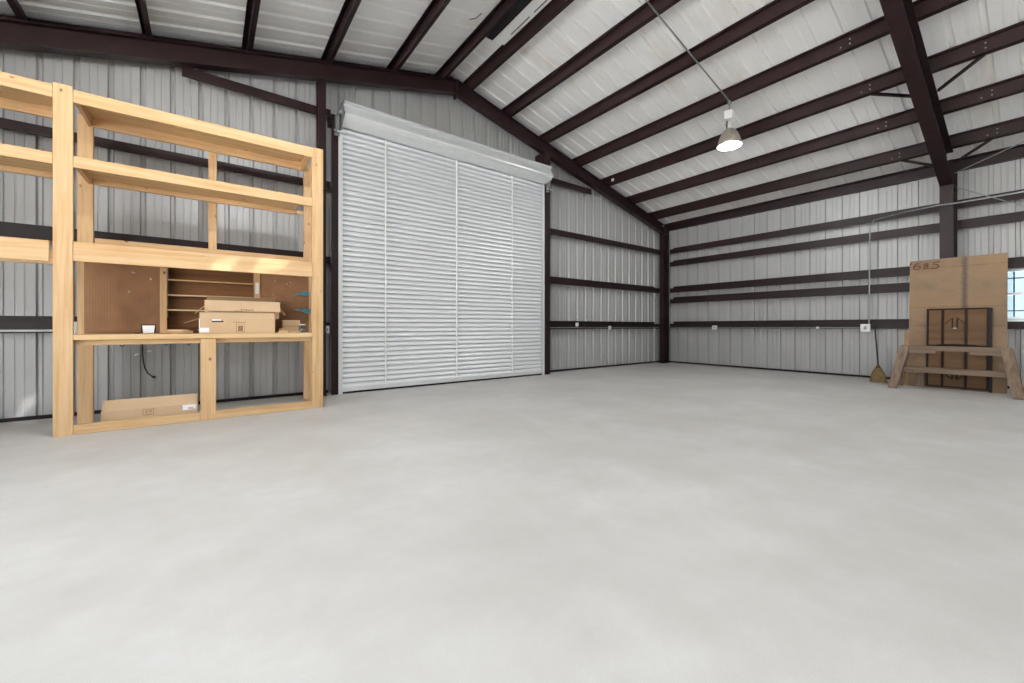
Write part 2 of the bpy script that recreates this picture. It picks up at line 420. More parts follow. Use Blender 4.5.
frame(7.28, .275, .275, .15, 11.37, 11.66, 'frame at the far gable wall')
frame(1.14, .34, .6, .18, 11.1, 11.66, 'open frame nearer the lamp')
# flange braces of the open frame
for (a, b, lb) in (((8.74,1.76,4.985),(9.2,1.24,4.86),'lamp side of the open rafter, higher one'), ((10.96,1.78,4.45),(11.1,1.24,4.18),'lamp side of the open rafter, lower one'),
                   ((8.74,.52,4.985),(9.2,1.04,4.86),'window bay side of the open rafter, higher one'), ((10.96,.54,4.45),(11.1,1.04,4.18),'window bay side of the open rafter, lower one')):
    o = MB().bar(a, b, .045, .008).bar(Vector(a)+Vector((0,0,.02)), Vector(b)+Vector((0,0,.02)), .006, .045).build('flange_brace', M['steel'])
    tag(o, 'thin steel angle brace on the '+lb, 'brace', 'flange braces')
# girts: inner flange faces the room
def girt_x(x0, x1, zt, label, y_in=7.345, fl=.14):
    mb = MB(); mb.box(x0, x1, y_in, y_in+.006, zt-fl, zt).box(x0, x1, y_in+.006, YF-.002, zt-.006, zt).box(x0, x1, y_in+.006, y_in+.024, zt-fl, zt-fl+.006).box(x0, x1, YF-.008, YF-.002, zt, zt+.07)
    tag(mb.build('wall_girt', M['steel']), label, 'girt', 'girts of the gable wall')
def girt_y(y0, y1, zt, label, x_in=11.665, fl=.14):
    mb = MB(); mb.box(x_in, x_in+.006, y0, y1, zt-fl, zt).box(x_in+.006, XR-.002, y0, y1, zt-.006, zt).box(x_in+.006, x_in+.024, y0, y1, zt-fl, zt-fl+.006).box(XR-.008, XR-.002, y0, y1, zt, zt+.07)
    tag(mb.build('wall_girt', M['steel']), label, 'girt', 'girts of the side wall')
CAX0, CAX1, CBX0, CBX1 = 1.44, 1.56, 6.42, 6.57
for z, w in ((1.21, 'at counter height'), (2.34, 'just above the middle of the shelving'), (3.585, 'near the top of the shelving')):
    girt_x(XL+.2, CAX0, z, 'dark steel wall girt behind the wooden shelving, %s' % w, fl=.115 if z > 3 else .14)
girt_x(-.3, CAX0, 4.835, 'dark steel wall girt meeting the rafter above the wooden shelving')
for z, w in ((1.225, 'at waist height'), (2.35, 'second from the floor'), (3.565, 'third from the floor'), (4.825, 'topmost, meeting the rafter')):
    girt_x(CBX1, 11.37 if z < 4 else 8.2, z, 'dark steel wall girt between roll-up door and corner, %s' % w)
for z, w in ((1.24, 'at waist height'), (2.015, 'lower of the middle pair'), (2.355, 'upper of the middle pair'), (3.185, 'lower of the high pair'), (3.585, 'upper of the high pair')):
    girt_y(1.15, 7.18, z, 'dark steel wall girt from corner to open column, %s' % w)
    if w[0:5] != 'lower' or z > 3: girt_y(-4.9, 1.13, z, 'dark steel wall girt in the window bay, %s' % w)
# short girt stubs and columns beside the roll-up door
def ccol(x0, x1, label, zt, y0=7.2, y1=7.56):
    mb = MB(); xm = (x0+x1)/2
    mb.box(x0, x1, y0, y0+.01, 0, zt).box(xm-.004, xm+.004, y0+.01, y1-.01, 0, zt).box(x0, x1, y1-.01, y1, 0, zt)
    t = thing('steel_column', (xm, (y0+y1)/2, 0), label, 'column', 'steel columns')
    mb.build('post', M['steel'], t); MB().box(x0-.01, x1+.01, y0-.01, y1, 0, .012).build('base_plate', M['steel'], t)
ccol(CAX0, CAX1, 'slim dark steel column between wooden shelving and roll-up door', roof(1.5)-.5, 7.2, 7.345)
for z in (1.1, 2.22, 3.5, 4.73):
    o = MB().box(CAX1+.002, 1.668, 7.36, 7.366, z, z+.12).box(CAX1+.002, 1.668, 7.36, 7.54, z+.114, z+.12).build('wall_girt', M['steel'])
    tag(o, 'short dark girt stub in the gap beside the roll-up door, %s' % {1.1:'lowest',2.22:'second from floor',3.5:'third from floor',4.73:'topmost'}[z], 'girt', 'girt stubs by the door')

# ------------------------------------------------------------------ roll-up door
door = thing('door_1', ((DX0+DX1)/2, 7.25, 0), 'tall galvanised steel roll-up door, closed, in the gable wall', 'roll-up door', kind='structure')
mb = MB(); p = .0875; prof = []
n = 51; z = .1
for k in range(n):
    for q, d in ((0,-.020),(.12,-.023),(.32,-.021),(.53,-.012),(.74,.002),(.92,.02),(1.0,.03),(1.3,.03),(1.32,-.006),(1.05,-.0165)):
        prof.append((7.262+d, z+q*p))
    z += p
prof.append((7.262, z))
mb.prism([(a, b) for a, b in prof], (1.81, 0, 0), (6.345, 0, 0), (0,1,0), (0,0,1), closed=False)
mb.build('curtain', M['slat'], door)
MB().box(1.8, 6.35, 7.235, 7.285, .035, .1).box(1.8, 6.35, 7.22, 7.235, .035, .05).build('bottom_bar', M['galv'], door, .004)
MB().box(1.8, 6.35, 7.24, 7.28, .0, .035).build('bottom_seal', M['black'], door)
for x in (2.575, 4.04, 5.455):
    s = MB().tube([(x, 7.231, .11), (x, 7.231, 4.57)], .017, 8); s.build('windlock_rod', M['white'], door)
for x0, x1, s in ((1.755, 1.822, 1), (6.325, 6.395, -1)):
    mb = MB().box(x0, x1, 7.2, 7.21, 0, 4.6).box(x0, x1, 7.29, 7.3, 0, 4.6)
    xa = x0 if s > 0 else x1-.008; mb.box(xa, xa+.008, 7.21, 7.29, 0, 4.6); mb.build('guide_rail', M['galv'], door)
for x0, x1 in ((1.655, 1.752), (6.4, 6.57)):
    zt = 4.62 if x0 < 2 else roof(6.5)-.45
    mb = MB().box(x0, x1, 7.2, 7.208, 0, zt).box(x0, x0+.008, 7.208, 7.26 if x0 < 2 else 7.58, 0, zt).box(x1-.008, x1, 7.208, 7.58, 0, zt); mb.build('jamb', M['steel'], door)
MB().box(1.655, 6.57, 7.38, 7.58, 4.62, 4.8).build('header', M['steel'], door)
# hood over the coil, its shell drawn as a bent sheet with end plates and brackets
hp = [(7.36,4.905),(7.03,4.905),(6.985,4.895),(6.98,4.862),(7.02,4.848),(6.992,4.785),(6.978,4.742),(6.958,4.738),(6.935,4.668),(6.94,4.645),(7.0,4.598),(7.2,4.54)]
th = [(y+.006, z+.0) if z > 4.7 else (y+.004, z+.006) for y, z in hp]
mb = MB(); mb.prism(hp + th[::-1], (1.795, 0, 0), (6.425, 0, 0), (0,1,0), (0,0,1)); mb.build('hood', M['galv'], door)
MB().tube([(1.83, 7.13, 4.76), (6.39, 7.13, 4.76)], .13, 20).build('coil_barrel', M['slat'], door)
for x in (1.775, 6.428):
    ep = [(7.36,4.89),(7.1,4.885),(7.0,4.84),(6.945,4.74),(6.965,4.63),(7.06,4.5),(7.2,4.44),(7.36,4.44)]
    mb = MB(); mb.prism(ep, (x, 0, 0), (x+.008, 0, 0), (0,1,0), (0,0,1)); b = mb.build('end_bracket', M['zinc'], door)
    hb = MB().tube([(x-.05, 7.12, 4.74), (x+.05, 7.12, 4.74)], .05, 14); hb.build('bearing', M['zinc'], b)
    xx = x-.085 if x < 3 else x+.01
    br = MB().box(xx, xx+.075, 7.17, 7.2, 4.36, 4.68).box(xx, xx+.01, 7.06, 7.2, 4.4, 4.66).bar((xx+.03, 7.06, 4.66), (xx+.03, 7.2, 4.38), .03, .02, (1,0,0)); br.build('mounting_angle', M['zinc'], b)
    bt = MB().tube([(xx-.02, 7.13, 4.42), (xx+.13, 7.13, 4.42)], .014, 8); bt.build('bolt', M['galv'], b)

# ------------------------------------------------------------------ ridge vent, roof odds
rv = thing('ridge_vent', (4.05, 4.0, 6.2), 'long white ridge vent baffle with a black throat slot', 'vent')
yA, yB = -2.0, 5.95
MB().add([(4.06, yA, 6.295), (4.06, yB, 6.295), (4.3, yB, 6.27), (4.3, yA, 6.27), (4.06, yA, 6.308), (4.06, yB, 6.308), (4.3, yB, 6.283), (4.3, yA, 6.283)], [(0,1,2,3),(4,7,6,5),(0,4,5,1),(1,5,6,2),(2,6,7,3),(3,7,4,0)]).build('baffle', M['white'], rv)
MB().box(3.93, 4.06, yA, yB+.02, 6.265, 6.3).build('throat', M['hole_shade'], rv)
for k in range(7):
    y = yB - .55 - k*.62
    MB().box(4.235, 4.245, y-.25, y+.25, 6.266, 6.276).build('slot', M['hole_shade'], rv)
o = MB().tube([(3.5, 5.45, 6.17), (3.44, 5.55, 6.12), (3.36, 5.6, 6.1)], .006, 5).build('loose_wire', M['black']); tag(o, 'short loose black wire poking from a ridge purlin', 'wire')

# ------------------------------------------------------------------ hanging lamp and its conduit
YL = 3.5
zp = lambda x: roof(x) - .2
o = MB().tube([(4.3, YL+.02, zp(4.3)-.012), (6.0, YL+.01, zp(6.0)-.012), (7.55, YL, zp(7.55)-.012), (7.6, YL, zp(7.6)-.03)], .0125, 8).build('electrical_conduit', M['zinc'])
tag(o, 'thin grey conduit clipped across the purlins down to the hanging lamp', 'conduit', 'electrical conduits')
def make_lamp(lx, ly, label, watts=260):
    lz = zp(lx)-.03
    lamp = thing('pendant_lamp', (lx, ly, 4.4), label, 'lamp', 'high-bay lamps')
    MB().tube([(lx, ly, lz), (lx, ly, lz-.05)], [.035, .028], 12).tube([(lx, ly, lz-.05), (lx, ly, lz-.23)], .014, 8).build('hanger', M['zinc'], lamp)
    zb = lz-.22
    Mz = Matrix.Rotation(R(20), 4, 'Z')
    bb = MB().box(-.19, -.035, -.065, .065, zb-.17, zb-.02, Matrix.Translation((lx, ly, 0)) @ Mz).box(.035, .16, -.065, .065, zb-.12, zb+.06, Matrix.Translation((lx, ly, 0)) @ Mz).box(-.03, .03, -.05, .05, zb-.12, zb, Matrix.Translation((lx, ly, 0)) @ Mz)
    bb.build('ballast_box', M['white'], lamp, .004)
    MB().lathe([(.0,0),(.055,0),(.055,-.05),(.075,-.06),(.075,-.085),(.05,-.095),(.05,-.16),(.07,-.19)], (lx, ly, zb-.12), 18).build('lampholder', M['lead'], lamp)
    for s in (-1, 1):
        MB().tube([(lx+.085*s, ly, zb-.13), (lx+.095*s, ly, zb-.22), (lx+.1*s, ly, zb-.31)], .011, 6).build('hanger_arm', M['black'], lamp)
    ro = [(.05,0),(.08,-.012),(.11,-.045),(.142,-.10),(.17,-.17),(.192,-.25),(.203,-.30)]
    zr = zb-.29
    MB().lathe(ro + [(r-.006, z) for r, z in ro[::-1]], (lx, ly, zr), 32).build('reflector_shade', M['alum'], lamp)
    MB().lathe([(r-.009, z-.004) for r, z in ro], (lx, ly, zr), 32).build('reflector_lining', M['lamp_in'], lamp)
    MB().lathe([(.206,-.294),(.212,-.3),(.206,-.31),(.194,-.306),(.194,-.298)], (lx, ly, zr), 32).build('rim', M['zinc'], lamp)
    MB().lathe([(.02,-.03),(.035,-.06),(.04,-.1),(.06,-.16),(.068,-.2),(.05,-.24),(.0,-.255)], (lx, ly, zr), 18).build('bulb', M['white'], lamp)
    pl = bpy.data.lights.new('lamp_glow', 'POINT'); pl.energy = watts; pl.shadow_soft_size = .08; pl.color = (.97, .985, 1)
    po = bpy.data.objects.new('lamp_glow', pl); C.objects.link(po); po.location = (lx, ly, zr-.33)
make_lamp(7.6, YL-.01, 'bell-shaped aluminium high-bay lamp on the end of the roof conduit', 150)
make_lamp(.5, YL-.01, 'added unseen bell-shaped high-bay lamp over the floor before the shelving, above the view', 200)  # out of view, added to lift the middle floor and gable wall
make_lamp(7.6, -5.2, 'added unseen bell-shaped high-bay lamp farther back, window side of the hall')  # unseen, added as extra light for the floor
make_lamp(.5, -5.2, 'added unseen bell-shaped high-bay lamp farther back, doorway side of the hall')  # its unseen counterpart across the hall, also added for brightness

# ------------------------------------------------------------------ conduits and boxes on the walls
o = MB().tube([(11.63, 2.36, 1.16), (11.63, 2.345, 3.2), (11.62, 2.335, 3.4), (11.58, 2.26, 3.47), (11.3, 1.75, 3.47), (11.06, 1.25, 3.45), (11.055, 1.0, 3.435), (11.1, .2, 3.45), (11.2, -1.2, 3.47)], .014, 8).build('electrical_conduit', M['zinc'])
tag(o, 'grey conduit rising beside the broom and running past the open column', 'conduit', 'electrical conduits')
o = MB().tube([(11.655, 2.45, 1.122), (11.655, 7.15, 1.122)], .013, 8).build('electrical_conduit', M['zinc']); tag(o, 'grey conduit along the waist-high girt of the side wall', 'conduit', 'electrical conduits')
o = MB().tube([(11.3, 7.325, 1.122), (6.62, 7.33, 1.122)], .012, 8).build('electrical_conduit', M['zinc']); tag(o, 'grey conduit along the waist-high girt between door and corner', 'conduit', 'electrical conduits')
o = MB().tube([(-3.5, 7.325, 1.1), (1.4, 7.325, 1.1)], .014, 8).build('electrical_conduit', M['galv']); tag(o, 'bright conduit along the girt behind the wooden shelving', 'conduit', 'electrical conduits')
def wbox(c, ax, w, h, d, label, mat='galv', plate=True):
    t = thing('outlet_box', c, label, 'outlet box', 'electrical boxes on the walls')
    x, y, z = c
    if ax == 'y':
        MB().box(x-w/2, x+w/2, y-d, y, z-h/2, z+h/2).build('housing', M[mat], t, .004)
        f = MB().box(x-w*.4, x+w*.4, y-d-.004, y-d, z-h*.42, z+h*.42).build('face_plate', M['white'], t)
        if plate: MB().box(x-w*.15, x+w*.15, y-d-.006, y-d-.004, z-h*.22, z+h*.22).build('socket', M['zinc'], f)
    else:
        MB().box(x-d, x, y-w/2, y+w/2, z-h/2, z+h/2).build('housing', M[mat], t, .004)
        f = MB().box(x-d-.004, x-d, y-w*.4, y+w*.4, z-h*.42, z+h*.42).build('face_plate', M['white'], t)
        if plate: MB().box(x-d-.006, x-d-.004, y-w*.15, y+w*.15, z-h*.22, z+h*.22).build('socket', M['zinc'], f)
wbox((7.62, 7.345, 1.2), 'y', .07, .1, .05, 'small box above the girt, closer to the roll-up door')
wbox((8.92, 7.345, 1.115), 'y', .075, .1, .05, 'small box on the girt conduit, midway from door to corner')
wbox((11.66, 5.75, 1.12), 'x', .13, .12, .05, 'metal outlet box on the side wall girt, near the corner')
wbox((11.66, 3.3, 1.122), 'x', .05, .05, .045, 'tiny conduit coupling box on the side wall girt', 'galv', False)
wbox((11.66, 2.42, 1.12), 'x', .17, .17, .055, 'white square outlet box just above the broom', 'white')
wbox((-1.36, 7.345, 1.135), 'y', .1, .15, .05, 'white outlet box peeping out behind the tall corner post of the shelving', 'white')
wbox((1.6, 7.345, 1.1), 'y', .07, .13, .05, 'grey box on the stub girt between shelving and roll-up door')
# bracing rods of the window bay
o = MB().tube([(11.3, 1.05, 4.06), (10.9, -.6, 4.55), (9.5, -4.6, 4.8)], .009, 6).build('brace_rod', M['zinc']); tag(o, 'thin grey bracing rod rising from the open column to the roof', 'brace', 'bracing rods')
o = MB().tube([(11.64, 1.05, 3.85), (11.64, .39, 3.4), (11.64, -4.8, .1)], .009, 6).build('brace_rod', M['zinc']); tag(o, 'thin grey bracing rod slanting down across the window bay wall', 'brace', 'bracing rods')

# ------------------------------------------------------------------ window
win = thing('window_1', (XR, .08, 1.28), 'small gridded window in the side wall behind the plywood edge', 'window', kind='structure')
fr = MB()
for y0, y1, z0, z1 in ((WY0, WY0+.04, WZ0, WZ1), (WY1-.04, WY1, WZ0, WZ1), (WY0, WY1, WZ0, WZ0+.045), (WY0, WY1, WZ1-.04, WZ1), (WY0, WY1, 1.728, 1.772)):
    fr.box(XR-.05, XR+.03, y0, y1, z0, z1)
fr.build('frame', M['galv'], win)
mu = MB()
for y in (-.2, .08, .365): mu.box(XR-.015, XR+.0, y-.011, y+.011, WZ0+.04, WZ1-.04)
for z in (1.44, 2.04): mu.box(XR-.015, XR+.0, WY0+.03, WY1-.03, z-.011, z+.011)
mu.build('muntins', M['winframe'], win)
MB().box(XR-.004, XR+.002, WY0+.02, WY1-.02, WZ0+.03, WZ1-.03).build('pane', M['glass'], win)
MB().box(XR-.2, XR-.002, WY0-.03, WY1+.03, WZ0-.05, WZ0-.005).build('sill', M['galv'], win)

# ------------------------------------------------------------------ wooden shelving with workbench
sh = thing('shelving_unit', (0, 6.6, 0), 'tall shelving built of raw pine lumber with a workbench counter and pegboards', 'shelving')
def P(name, x0, x1, y0, y1, z0, z1, mat, parent=sh, bv=.003):
    return MB().box(x0, x1, y0, y1, z0, z1).build(name, M[mat], parent, bv)
YA, YB = 6.2, 6.87
P('front_post', -1.29, -1.145, YA, YA+.04, 0, 3.69, 'pine_z')
P('front_post', 1.165, 1.237, YA, YA+.09, 0, 3.67, 'pine_z'); P('front_post', 1.238, 1.305, YA, YA+.09, 0, 3.67, 'pine_z')
P('front_post', -3.65, -3.505, YA, YA+.04, 0, 3.69, 'pine_z')
P('front_post', -.077, .075, YA, YA+.04, 0, 1.0, 'pine_z')
for x in (-3.62, -1.235, 1.17): P('rear_post', x, x+.135, YB, YB+.04, 0, 3.66, 'pine_z')
P('rear_post', .0, .092, YB+.005, YB+.043, 2.2, 3.55, 'pine_z')
for x0, x1 in ((-1.143, 1.163), (-3.503, -1.292)):
    zoff = 0 if x0 > -2 else .005
    # top shelf
    P('fascia_board', x0, x1, YA, YA+.038, 3.525+zoff, 3.66+zoff, 'pine_x')
    P('rear_rail', x0, x1, YB-.04, YB-.002, 3.53, 3.66, 'pine_x')
    P('shelf_board', x0, x1, YA+.039, YB-.041, 3.643, 3.662, 'deck')
    # middle shelf
    xe = x1 if x0 < -2 else 1.05
    P('fascia_board', x0, x1, YA, YA+.038, 2.838, 2.957, 'pine_x')
    P('rear_rail', x0, xe, YB-.04, YB-.002, 2.845, 2.95, 'pine_x')
    P('shelf_board', x0, xe, YA+.039, YB-.041, 2.905, 2.924, 'deck')
    # third shelf
    P('fascia_board', x0, x1 - (.025 if x0 < -2 else 0), YA+(0 if x0 > -2 else .006), YA+.038, 1.845 if x0 > -2 else 1.825, 2.052 if x0 > -2 else 2.04, 'pine_x')
    if x0 > -2: P('shelf_board', x0, x1, YA+.039, YB-.041, 2.02, 2.04, 'deck')
    P('rear_rail', x0+.06, x1, YB-.04, YB-.002, 2.0 if x0 > -2 else 1.86, 2.205 if x0 > -2 else 2.02, 'pine_x')
for x in (-1.142, 1.125):
    P('side_rail', x, x+.038, YA+.039, YB-.041, 3.53, 3.642, 'pine_y')
P('side_rail', -1.142, -1.104, YA+.039, YB-.041, 2.845, 2.904, 'pine_y')
P('rail_block', 1.06, 1.165, YB-.04, YB-.002, 2.86, 2.905, 'pine_x')
# workbench
P('counter_top', -1.143, 1.163, YA-.012, 6.965, 1.005, 1.062, 'deck')
P('apron', -1.143, 1.163, 6.27, 6.31, .945, 1.003, 'pine_x')
P('bottom_rail', -1.143, -.079, YA, YA+.04, .003, .105, 'pine_x'); P('bottom_rail', .077, 1.163, YA, YA+.04, .003, .105, 'pine_x')
P('side_rail', 1.17, 1.208, YA+.1, YB-.004, .003, .045, 'pine_y')
P('back_stud', -.497, -.428, 6.84, 6.895, 1.063, 1.99, 'pine_z')
st2 = P('back_stud', .522, .596, 6.84, 6.895, 1.063, 1.99, 'pine_z')
MB().box(.538, .582, 6.835, 6.84, 1.62, 1.78).build('paper_tag', M['paper'], st2)
P('pegboard', -1.178, -.499, 6.861, 6.868, 1.063, 1.99, 'peg', bv=0); P('pegboard', .598, 1.236, 6.861, 6.868, 1.063, 1.99, 'peg', bv=0)
P('back_panel', -.427, .521, 7.03, 7.042, 1.063, 1.99, 'cubby', bv=0)
for z in (1.10, 1.365, 1.56, 1.757):
    s = P('cubby_shelf', -.427, .521, 6.856, 7.029, z-.009, z+.009, 'cubby', bv=0)
    MB().box(-.426, .52, 6.849, 6.856, z-.009, z+.009).build('edge_strip', M['deck'], s)

# pegboard hooks and hand tools
HK = [(.72,1.80),(.8,1.82),(.93,1.79),(1.0,1.81),(1.1,1.8),(.76,1.62),(.9,1.63),(1.02,1.6),(1.06,1.62),(.86,1.5),(.92,1.5),(-.73,1.82),(-.58,1.75),(-.8,1.58)]
hk = None
for i, (x, z) in enumerate(HK):
    if hk is None:
        hk = MB().tube([(0,.0,0),(0,-.02,0),(0,-.035,-.01),(0,-.04,.012)], .004, 5).build('pegboard_hook', M['galv']); o = hk
    else: o = copy_tree(hk)
    o.location = (x, 6.86, z)
    o.rotation_euler = (0, 0, R(random.uniform(-50, 50)))
    tag(o, 'small bright wire hook on the pegboard %s' % ('nearest the roll-up door' if i < 11 else 'beside the tall corner post'), 'hook', 'pegboard hooks by the door' if i < 11 else 'pegboard hooks away from the door')
def tool(x, z, label, tilt):
    t = thing('hand_tool', (x, 6.805, z), label, 'tool', 'blue-handled tools', rot=(0, R(tilt), 0))
    L = lambda p: (p[0], p[1], p[2])
    MB().tube([(.1,0,.02),(.03,0,.022),(-.03,0,.006)], [.012,.017,.011], 8).tube([(.1,-.01,-.012),(.03,-.01,-.014),(-.03,-.008,-.002)], [.012,.016,.011], 8).build('grip', M['blue'], t, local=True)
    MB().tube([(-.03,0,.004),(-.07,0,.006),(-.13,0,.0)], [.012,.012,.004], 6).tube([(-.03,-.008,-.002),(-.07,-.006,-.008),(-.12,-.004,-.006)], [.011,.01,.004], 6).build('jaw', M['zinc'], t, local=True)
    MB().tube([(.02,.0,.0),(.02,.055,.0)], .006, 6).build('hanging_hook', M['galv'], t, local=True)
tool(1.13, 1.64, 'blue-handled tool hanging by the end post, the upper one', -6)
tool(1.15, 1.39, 'blue-handled tool hanging by the end post, the lower one', 8)

# ------------------------------------------------------------------ cardboard boxes and small things
def strokes(parent, pts, w, y, mat='ink', name='printed_mark'):
    mb = MB()
    for (x0, x1, z0, z1) in pts: mb.box(x0, x1, y-.0012, y, z0, z1)
    return mb.build(name, M[mat], parent)
def frame_mark(x0, x1, z0, z1, t=.004): return [(x0, x1, z0, z0+t), (x0, x1, z1-t, z1), (x0, x0+t, z0, z1), (x1-t, x1, z0, z1)]
def icons(x0, x1, z0, z1):
    w, hh = x1-x0, z1-z0
    return [(x0+w*.2, x0+w*.45, z0+hh*.55, z0+hh*.62), (x0+w*.3, x0+w*.35, z0+hh*.3, z0+hh*.8), (x0+w*.55, x0+w*.8, z0+hh*.7, z0+hh*.76), (x0+w*.6, x0+w*.64, z0+hh*.35, z0+hh*.75), (x0+w*.73, x0+w*.77, z0+hh*.35, z0+hh*.75), (x0+w*.2, x0+w*.8, z0+hh*.18, z0+hh*.23)]
def dashes(x0, x1, z, h_, n):
    s = (x1-x0)/n; return [(x0+i*s, x0+i*s+s*random.uniform(.4,.8), z, z+h_*random.uniform(.6,1)) for i in range(n)]
def carton(mb, x0, x1, y0, y1, z0, z1, t=.005, top=False):
    mb.box(x0, x1, y0, y0+t, z0, z1).box(x0, x1, y1-t, y1, z0, z1).box(x0, x0+t, y0+t, y1-t, z0, z1).box(x1-t, x1, y0+t, y1-t, z0, z1).box(x0+t, x1-t, y0+t, y1-t, z0, z0+t)
    if top: mb.box(x0+t, x1-t, y0+t, y1-t, z1-t, z1)
    return mb
# lower long carton on the bench
A = thing('cardboard_box', (.32, 6.55, 1.062), 'long flat brown carton on the workbench, under another carton', 'box', 'cartons on the workbench')
carton(MB(), -.095, .73, 6.38, 6.8, 1.0625, 1.255, top=True).build('body', M['card'], A)
MB().bar((.315, 6.395, 1.256), (.315, 6.43, 1.325), .82, .004, (1,0,0)).build('flap', M['card'], A) if False else MB().prism([(0,0),(.03,.075),(.034,.073),(.004,0)], (-.09, 6.382, 1.255), (.725, 6.382, 1.255), (0,1,0), (0,0,1)).build('flap', M['card'], A)
MB().prism([(0,0),(-.15,-.06),(-.15,-.055),(0,.005)], (-.095, 6.4, 1.25), (-.095, 6.62, 1.25), (1,0,0), (0,0,1)).build('end_flap', M['card_dark'], A)
strokes(A, frame_mark(.29, .385, 1.075, 1.185) + [(.31, .365, 1.09, 1.16)], 0, 6.38); strokes(A, dashes(.26, .41, 1.2, .014, 6), 0, 6.38)
MB().box(-.092, .01, 6.377, 6.38, 1.075, 1.135).build('shipping_label', M['paper'], A); MB().box(-.094, -.085, 6.376, 6.38, 1.135, 1.245).build('tape', M['paper'], A)
MB().box(.035, .155, 6.3775, 6.38, 1.205, 1.222).build('hand_hole', M['hole_shade'], A); MB().prism([(0,0),(-.012,.022),(-.01,.024),(.002,.002)], (.04, 6.378, 1.222), (.13, 6.378, 1.222), (0,1,0), (0,0,1)).build('torn_tab', M['paper'], A)
# upper carton, set back, open flaps
B = thing('cardboard_box', (.38, 6.62, 1.262), 'open brown carton lying on top of the long carton', 'box', 'cartons on the workbench')
carton(MB(), -.04, .79, 6.47, 6.82, 1.2575, 1.49, top=True).build('body', M['card'], B)
MB().prism([(0,0),(-.055,-.14),(-.051,-.142),(.004,0)], (.0, 6.47, 1.49), (.8, 6.47, 1.49), (0,1,0), (0,0,1)).build('flap', M['card'], B)
MB().prism([(0,0),(.03,.07),(.034,.068),(.004,0)], (-.02, 6.8, 1.49), (.79, 6.8, 1.49), (0,1,0), (0,0,1)).build('rear_flap', M['card_dark'], B)
MB().prism([(0,0),(-.1,-.1),(-.097,-.104),(.004,-.003)], (-.04, 6.49, 1.42), (-.04, 6.7, 1.42), (1,0,0), (0,0,1)).build('end_flap', M['card'], B)
MB().prism([(0,0),(.08,-.12),(.083,-.117),(.004,.003)], (.79, 6.49, 1.43), (.79, 6.7, 1.43), (1,0,0), (0,0,1)).build('end_flap', M['card'], B)
strokes(B, dashes(.345, .49, 1.362, .022, 6), 0, 6.425 if False else 6.4185); strokes(B, [(.27, .36, 1.353, 1.357)], 0, 6.416)
# small carton behind
D = thing('cardboard_box', (.98, 6.75, 1.062), 'small brown carton at the bench end beside a glass jar', 'box', 'cartons on the workbench')
carton(MB(), .86, 1.09, 6.69, 6.84, 1.0625, 1.245, top=True).build('body', M['card'], D); MB().box(.86, 1.09, 6.687, 6.69, 1.15, 1.158).build('tape', M['card_dark'], D)
# jar
jr = thing('glass_jar', (1.085, 6.5, 1.062), 'small clear jar with grey lid at the end of the workbench', 'jar')
MB().lathe([(0,0),(.042,0),(.046,.01),(.046,.085),(.036,.1),(.036,.105)], (1.085, 6.5, 1.063), 20).build('glass_body', M['jar'], jr)
MB().lathe([(.0,.006),(.04,.006),(.042,.06),(0,.062)], (1.085, 6.5, 1.063), 16).build('contents', M['zinc'], jr)
MB().lathe([(.0,.122),(.038,.122),(.04,.118),(.04,.103),(.0,.103)], (1.085, 6.5, 1.063), 20).build('lid', M['galv'], jr)
def scrap(name, x0, x1, y0, y1, h_, label, mat='deck', rz=0, group='wood scraps on the workbench'):
    cx, cy = (x0+x1)/2, (y0+y1)/2
    o = MB().box(x0-cx, x1-cx, y0-cy, y1-cy, 0, h_).build(name, M[mat], None, .003); o.location = (cx, cy, 1.063); o.rotation_euler[2] = R(rz)
    return tag(o, label, 'wood scrap', group)
scrap('wood_offcut', -.42, -.16, 6.6, 6.69, .035, 'flat board offcut lying on the bench by the long carton', 'pine_x', 3)
scrap('wood_offcut', -.2, -.12, 6.72, 6.8, .05, 'dark wood block behind the end of the long carton', 'cubby', 10)
scrap('wood_offcut', .78, .9, 6.42, 6.47, .03, 'pale wood block on the bench just past the cartons', 'deck', -12)
scrap('wood_offcut', .8, .86, 6.5, 6.54, .06, 'pale wood sliver standing beside the long carton end', 'deck', 25)
scrap('wood_offcut', .92, 1.05, 6.4, 6.45, .022, 'thin yellow wood strip in front of the small carton', 'pine_x', 4)
# work light
wl = thing('work_light', (-.575, 6.5, 1.066), 'small square floodlight with white face and black rim on the workbench', 'lamp', rot=(R(-8), 0, R(4)))
MB().box(-.068, .068, .0, .03, .008, .108).box(-.068, .068, -.018, 0, .096, .108).box(-.068, -.058, -.018, 0, .03, .096).box(.058, .068, -.018, 0, .03, .096).build('housing', M['black'], wl, local=True)
MB().prism([(-.057,.096),(.057,.096),(.047,.004),(-.047,.004)], (0,-.012,0), (0,-.002,0), (1,0,0), (0,0,1)).build('lens', M['white'], wl, local=True)
MB().tube([(-.06,.02,.01),(-.1,.02,.006),(-.12,-.0,.006)], .006, 6).build('cord', M['black'], wl, local=True)
